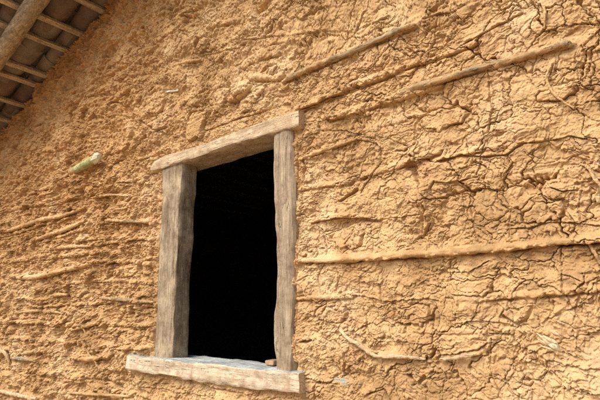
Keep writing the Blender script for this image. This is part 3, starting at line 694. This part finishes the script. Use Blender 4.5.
def hewn(name, axis, stations, y0, y1, mat, seed, na=60, rough=0.0035, mat_top=None, bev=0.008, bow=0.0):
    """beam along axis 0 (x) or 2 (z). stations: (t, lo, hi) outline of the front face"""
    st_ = sorted(stations); ts = np.array([s[0] for s in st_]); lo = np.array([s[1] for s in st_]); hi = np.array([s[2] for s in st_])
    T = np.linspace(ts[0], ts[-1], na); Lo = np.interp(T, ts, lo); Hi = np.interp(T, ts, hi)
    ring = []
    m_ = 8                                    # points per side
    def side(p, q_):
        for k in range(m_):
            ring.append((p[0] + (q_[0] - p[0]) * k / m_, p[1] + (q_[1] - p[1]) * k / m_))
    side((0, 0), (1, 0)); side((1, 0), (1, 1)); side((1, 1), (0, 1)); side((0, 1), (0, 0))   # (across, depth)
    ring = np.array(ring); n = len(ring)
    V_ = np.zeros((na, n, 3))
    for i in range(na):
        w = Hi[i] - Lo[i]; d = y1 - y0
        a_ = Lo[i] + ring[:, 0] * w; b_ = y0 + ring[:, 1] * d
        # chamfer corners
        ca = np.minimum(ring[:, 0], 1 - ring[:, 0]) * abs(w); cb = np.minimum(ring[:, 1], 1 - ring[:, 1]) * d
        cut = np.maximum(0, bev - (ca + cb))
        a_ = a_ + np.where(ring[:, 0] < 0.5, cut, -cut) * 0.5; b_ = b_ + np.where(ring[:, 1] < 0.5, cut, -cut) * 0.5
        tt = np.full(n, T[i])
        nf = perlin(tt * 5 + seed, ring[:, 0] * 1.5 + ring[:, 1] * 2.5 + seed, 70) * rough * 1.6
        nf2 = perlin(tt * 16 + seed, (ring[:, 0] * w + ring[:, 1] * d) * 50, 71) * rough * 0.7
        nf3 = perlin(tt * 3 + seed, ring[:, 0] * 9 + ring[:, 1] * 7, 72) * rough * 0.5
        on = np.where(ring[:, 1] < 0.01, 1.0, 0.35)
        fa = T[i] * 9.0 + seed + ring[:, 0] * 0.8; nf4 = -np.abs(fa - np.round(fa)) * 2 * rough * 0.7
        nn = nf + nf2 + nf3 + nf4
        b_ = b_ + np.where(ring[:, 1] < 0.5, nn * on, 0)
        a_ = a_ + np.where((ring[:, 0] < 0.01) | (ring[:, 0] > 0.99), nn * 1.2, 0) + bow * math.sin(math.pi * i / (na - 1)) 
        if axis == 0: V_[i, :, 0] = tt; V_[i, :, 2] = a_
        else: V_[i, :, 2] = tt; V_[i, :, 0] = a_
        V_[i, :, 1] = b_
    Vf = V_.reshape(-1, 3).tolist(); Fc = []; top = []
    for i in range(na - 1):
        for k in range(n):
            f = [i * n + k, i * n + (k + 1) % n, (i + 1) * n + (k + 1) % n, (i + 1) * n + k]
            if axis == 2: f = f[::-1]
            Fc.append(f); top.append(mat_top is not None and m_ <= k < 2 * m_)
    for i, fl in ((0, 1), (na - 1, -1)):
        c_ = V_[i].mean(0); Vf.append(c_.tolist()); ci = len(Vf) - 1
        for k in range(n):
            f = [i * n + k, ci, i * n + (k + 1) % n]
            if fl < 0: f = f[::-1]
            if axis == 2: f = f[::-1]
            Fc.append(f); top.append(False)
    o = mesh_py(name, Vf, Fc, mat, None, True)
    if mat_top is not None:
        o.data.materials.append(mat_top)
        for p, t in zip(o.data.polygons, top): p.material_index = 1 if t else 0
    # sharp edges stay crisp
    for p in o.data.polygons: p.use_smooth = True
    o.data.set_sharp_from_angle(angle=math.radians(38))
    return under(o, win)

def outline(pairs, y, axis):
    """pairs of photo points (low edge, high edge) of a front face at depth y -> stations"""
    out = []
    for lo, hi in pairs:
        a_, b_ = at(*lo, y), at(*hi, y)
        if axis == 0: out.append(((a_[0] + b_[0]) / 2, a_[2], b_[2]))
        else: out.append(((a_[2] + b_[2]) / 2, a_[0], b_[0]))
    return out
YF = -0.030
lin = outline([((150.5,171.5),(150.5,166.5)), ((154,171),(155,160)), ((163,168.5),(164,154.8)), ((176,163.5),(177,151.5)), ((206,154),(206,142)), ((233,145),(232,132)), ((262,137),(262,120.5)), ((283,130.5),(283,113.5)), ((299.5,126),(298,109))], YF, 0)
o = hewn('lintel', 0, lin, YF, 0.135, LINTEL, 1.3, 140, 0.0022); o['label'] = 'tan wooden lintel tapering to a point at its left end'
jl = outline([((153.0,359),(171.5,359)), ((153.5,353),(172,353)), ((155,330),(173,330)), ((156,310),(174,310)), ((157,285),(174,285)), ((158.5,260),(176,260)), ((159.5,240),(178,240)), ((160.5,215),(178.5,215)), ((161.5,195),(181,193)), ((162,170),(182,168)), ((162.5,160),(183,158))], -0.018, 2)
o = hewn('jamb', 2, jl, -0.018, 0.078, JAMB_L, 4.2, 120, 0.0022); o['label'] = 'grey-brown left jamb with a deep inner face'
jr = outline([((275,377),(293,377)), ((275,367),(293,367)), ((274,330),(292,330)), ((276,290),(293,290)), ((275.5,240),(294,240)), ((273,190),(293,190)), ((273.5,150),(291.5,150)), ((273,138),(291,132)), ((273,130),(291,124))], -0.018, 2)
o = hewn('jamb', 2, jr, -0.018, 0.085, JAMB_R, 8.7, 120, 0.0022); o['label'] = 'pinkish-brown right jamb with a wavy inner edge'
sl = outline([((126,370),(126.5,354.5)), ((150,374),(150,356.5)), ((193,381.5),(193,361.5)), ((231,387),(231,365.5)), ((262,391),(262,368.5)), ((285,393),(285,370.5)), ((299.5,394),(299,371.5))], YF - 0.004, 0)
o = hewn('sill', 0, sl, YF - 0.004, 0.138, SILL, 6.1, 140, 0.0030, SILLTOP); o['label'] = 'pale sill beam with a weathered top tinted blue-grey by painted sky reflection'

# a small piece of brick left on the sill
p = at(266, 362, 0.06)
zs = max(s[2] for s in sl) - 0.006
bv = []; 
for ix in range(2):
    for iy in range(2):
        for iz in range(2):
            bv.append((-1.330 + ix * 0.045 + random.uniform(-.005, .005), 0.055 + iy * 0.04 + random.uniform(-.005, .005), iz * 0.020 + random.uniform(-.003, .003) * iz))
zt = float(np.interp(-1.31, [s[0] for s in sorted(sl)], [s[2] for s in sorted(sl)]))
BRICK = mud_material('brick_red', (0.30, 0.18, 0.10), (0.38, 0.24, 0.14), (0.44, 0.29, 0.18))
br = mesh_py('brick_piece', [(v[0] + 1.305, v[1] - 0.075, v[2]) for v in bv], [[0,1,3,2],[4,6,7,5],[0,4,5,1],[2,3,7,6],[0,2,6,4],[1,5,7,3]], BRICK)
br.location = (-1.305, 0.075, zt - 0.001)
bm_ = br.modifiers.new('bevel', 'BEVEL'); bm_.width = 0.005; bm_.segments = 2
br['label'] = 'small reddish brick fragment on the sill beside the right jamb'; br['category'] = 'brick'

# ------------------------------------------------------------------ roof: log rafter, battens, clay tiles
roof = empty('roof', (0, 0, 0)); roof.parent = house; roof.location = (-3.2, -0.3, 1.9 - GZ)
roof['label'] = 'underside of the clay tile roof overhanging the gable'
ux = np.array([math.cos(math.radians(15.5)), 0, math.sin(math.radians(15.5))])     # up the slope, to the right
un = np.array([-ux[2], 0, ux[0]])
R0 = np.array([RX, 0, RZ])
def rp(s, y, n):                              # slope distance from R0, y, height above the batten undersides
    return R0 + ux * s + un * n + np.array([0, y, 0])
S_APEX = (APEX - RX) / ux[0]
BT, BW = 0.022, 0.042
# log: its axis in front of the wall
lr = 0.056
v_, f_ = tube([rp(s, -0.378 + 0.012 * math.sin(s * 1.7), -lr * 0.97) for s in np.linspace(-1.1, S_APEX, 9)], [lr * (1 + 0.05 * math.sin(k * 2.1)) for k in range(9)], 26, 0.045, 9, True, 14)
lg = under(mesh_py('rafter', v_, f_, LOG, None, True), roof); lg['label'] = 'thick round log rafter under the overhang'
# a second log inside the room
v_, f_ = tube([rp(s, 1.3, -lr * 1.05) for s in np.linspace(-0.7, S_APEX, 7)], [lr] * 7, 16, 0.05, 4, True, 6)
under(mesh_py('rafter', v_, f_, LOG, None, True), roof)

def batten(s, seed):
    n_ = 60; ys_ = np.linspace(-0.66, 3.9, n_); V_ = []
    for i, y in enumerate(ys_):
        w = BW * (0.5 + 0.10 * float(perlin(np.array([y * 2.0 + seed]), np.array([seed * 1.7]), 80)[0]))
        o_ = 0.012 * float(perlin(np.array([y * 1.1 + seed]), np.array([seed * 2.7]), 81)[0]); t_ = BT * (1 + 0.15 * float(perlin(np.array([y * 4 + seed]), np.array([1.7]), 82)[0]))
        up_ = 0.0
        for (a_, b_) in ((-w, 0.0), (-w * 0.4, -0.0015), (w * 0.4, -0.0015), (w, 0.0), (w, t_), (-w, t_)):
            V_.append(rp(s + o_ + a_, y, b_ + up_))
    Fc = []
    for i in range(n_ - 1):
        for k in range(6): Fc.append([i * 6 + k, (i + 1) * 6 + k, (i + 1) * 6 + (k + 1) % 6, i * 6 + (k + 1) % 6])
    Fc.append(list(range(6))); Fc.append([(n_ - 1) * 6 + k for k in range(6)][::-1])
    return V_, Fc
bs = [at(px, py) for px, py in [(22,110),(38,90.5),(46,74.5),(67,55),(80.5,38.4),(101,15)]]
S_known = sorted(float((b - R0) @ ux) for b in bs)
S_all = [S_known[0] - 0.27 * k for k in range(4, 0, -1)] + S_known
s_ = S_known[-1]
while s_ + 0.27 < S_APEX - 0.05:
    s_ += 0.27 + random.uniform(-.02, .02); S_all.append(s_)
print('battens', [round(x, 3) for x in S_all])
for k, s in enumerate(S_all):
    v_, f_ = batten(s, k * 3.7 + 1)
    o = under(mesh_py('batten', v_, f_, BATTEN, None, False), roof)

# curved tiles: troughs lying on the battens, caps over the joints
TV, TF, TT = [], [], []
def tile(s0, yc, n0, L, w_lo, w_hi, dep, upw, rot, tone, th=0.013, tilt=0.0):
    b = len(TV) ; nu, nv = 11, 7
    for lay in (0, 1):
        for i in range(nv):
            t = i / (nv - 1); w = w_lo + (w_hi - w_lo) * t
            for k in range(nu):
                an = math.pi * (k / (nu - 1)); c_, s__ = math.cos(an), math.sin(an)
                yy = c_ * (w / 2 - lay * th); hh = s__ * (dep - lay * th) * (1 if upw else -1)
                wob = 0.004 * math.sin(3 * t + tone * 20 + k)
                hh += wob * (1 - abs(c_))
                sy = t * L
                y2 = yc + yy * math.cos(rot) - (sy - L / 2) * math.sin(rot) * 1.0; s2 = s0 + sy + yy * math.sin(rot)
                TV.append(rp(s2, y2, n0 + hh + tilt * t)); TT.append(tone)
    n1 = nu * nv
    for i in range(nv - 1):
        for k in range(nu - 1):
            a_ = b + i * nu + k
            TF.append([a_, a_ + 1, a_ + nu + 1, a_ + nu]); TF.append([a_ + n1, a_ + nu + n1, a_ + nu + 1 + n1, a_ + 1 + n1])
    for i in range(nv - 1):
        for k in (0, nu - 1):
            a_ = b + i * nu + k; TF.append([a_, a_ + nu, a_ + nu + n1, a_ + n1])
    for k in range(nu - 1):
        for i in (0, nv - 1):
            a_ = b + i * nu + k; TF.append([a_, a_ + 1, a_ + 1 + n1, a_ + n1])
pitch = 0.205; L = 0.46; exp_ = 0.345
DP = 0.062
ys_ = np.arange(-0.595, 4.0, pitch)
for j, yc in enumerate(ys_):
    s = -1.42 + random.uniform(-.05, .05)
    while s < S_APEX - 0.1:
        jy = random.uniform(-.010, .010)
        # trough: its rims at n0, its belly hangs to the batten
        tile(s, yc + jy, BT + DP + 0.004, L, 0.155, 0.192, DP, False, random.uniform(-.045, .045), random.random(), tilt=0.0 if True else 0)
        # cap
        tile(s + 0.09, yc + pitch / 2 + random.uniform(-.010, .010), BT + DP + 0.000, L, 0.178, 0.150, DP * 1.0, True, random.uniform(-.04, .04), random.random(), tilt=-0.006)
        s += exp_ + random.uniform(-.02, .02)
TFa = np.array(TF, np.int32)
tl = under(mesh_np('tile_covering', np.array(TV), TFa, TILE, None, True, {'tone': np.array(TT)}), roof)
tl['label'] = 'rows of curved brown clay tiles seen from below'
tl.data.set_sharp_from_angle(angle=math.radians(50))

# the roof's other slope and the ridge, beyond the photo's frame
def slab(name, corners, t, mat, parent):
    c_ = [np.array(p, float) for p in corners]; V_ = c_ + [p + np.array([0, 0, t]) for p in c_]
    return under(mesh_py(name, V_, [[3,2,1,0],[4,5,6,7],[0,1,5,4],[1,2,6,5],[2,3,7,6],[3,0,4,7]], mat), parent)
zA = float(rake(APEX)) + 0.06; zR = float(rake(5.6)) + 0.06
slab('roof_slope', [(APEX + .02, -0.86, zA), (5.6, -0.86, zR), (5.6, 3.95, zR), (APEX + .02, 3.95, zA)], 0.09, TILE, roof)

# room walls behind the window, the room's shade put into their dark colour
def box(name, x0, x1, y0, y1, z0, z1, mat, parent):
    V_ = [(x, y, z) for x in (x0, x1) for y in (y0, y1) for z in (z0, z1)]
    return under(mesh_py(name, V_, [[0,1,3,2],[4,6,7,5],[0,4,5,1],[2,3,7,6],[0,2,6,4],[1,5,7,3]], mat), parent)
zl = float(rake(XL)) ; 
box('side_wall', XL, XL + 0.12, YB + 0.002, 3.7, GZ, zl + 0.17, SHADE_MUD, house)
box('side_wall', XR - 0.12, XR, YB + 0.002, 3.7, GZ, float(rake(XR)) + 0.17, SHADE_MUD, house)
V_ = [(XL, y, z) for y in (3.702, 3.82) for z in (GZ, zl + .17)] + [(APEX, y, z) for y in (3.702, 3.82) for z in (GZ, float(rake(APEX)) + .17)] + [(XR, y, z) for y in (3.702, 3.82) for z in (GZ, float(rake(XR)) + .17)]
under(mesh_py('back_wall', V_, [[0,1,5,4],[4,5,9,8],[2,6,7,3],[6,10,11,7],[0,2,3,1],[8,9,11,10],[1,3,7,5],[5,7,11,9],[0,4,6,2],[4,8,10,6]], SHADE_MUD), house)
under(mesh_py('floor', [(XL + .12, YB, GZ + .012), (XR - .12, YB, GZ + .012), (XR - .12, 3.7, GZ + .012), (XL + .12, 3.7, GZ + .012)], [[0,1,2,3]], SHADE_MUD), house)

# ------------------------------------------------------------------ ground
n_ = 60; rr = np.concatenate([np.linspace(0, 12, 40), np.geomspace(14, 1500, 20)])
gv = []; ang = np.linspace(0, 2 * math.pi, 64, endpoint=False)
for r_ in rr:
    for t in ang:
        x, y = r_ * math.cos(t) - 1, r_ * math.sin(t) - 2
        gv.append((x, y, GZ + (0.012 * float(perlin(np.array([x * .9]), np.array([y * .9]), 90)[0]) if y < -.3 and r_ < 100 else 0.0) - 0.004))
gf = [[i * 64 + k, (i + 1) * 64 + k, (i + 1) * 64 + (k + 1) % 64, i * 64 + (k + 1) % 64] for i in range(len(rr) - 1) for k in range(64)]
g = mesh_py('ground', gv, gf, ground_material(), None, True)
g['kind'] = 'structure'; g['label'] = 'bare ochre earth in front of the house'
print('wall verts', len(V))
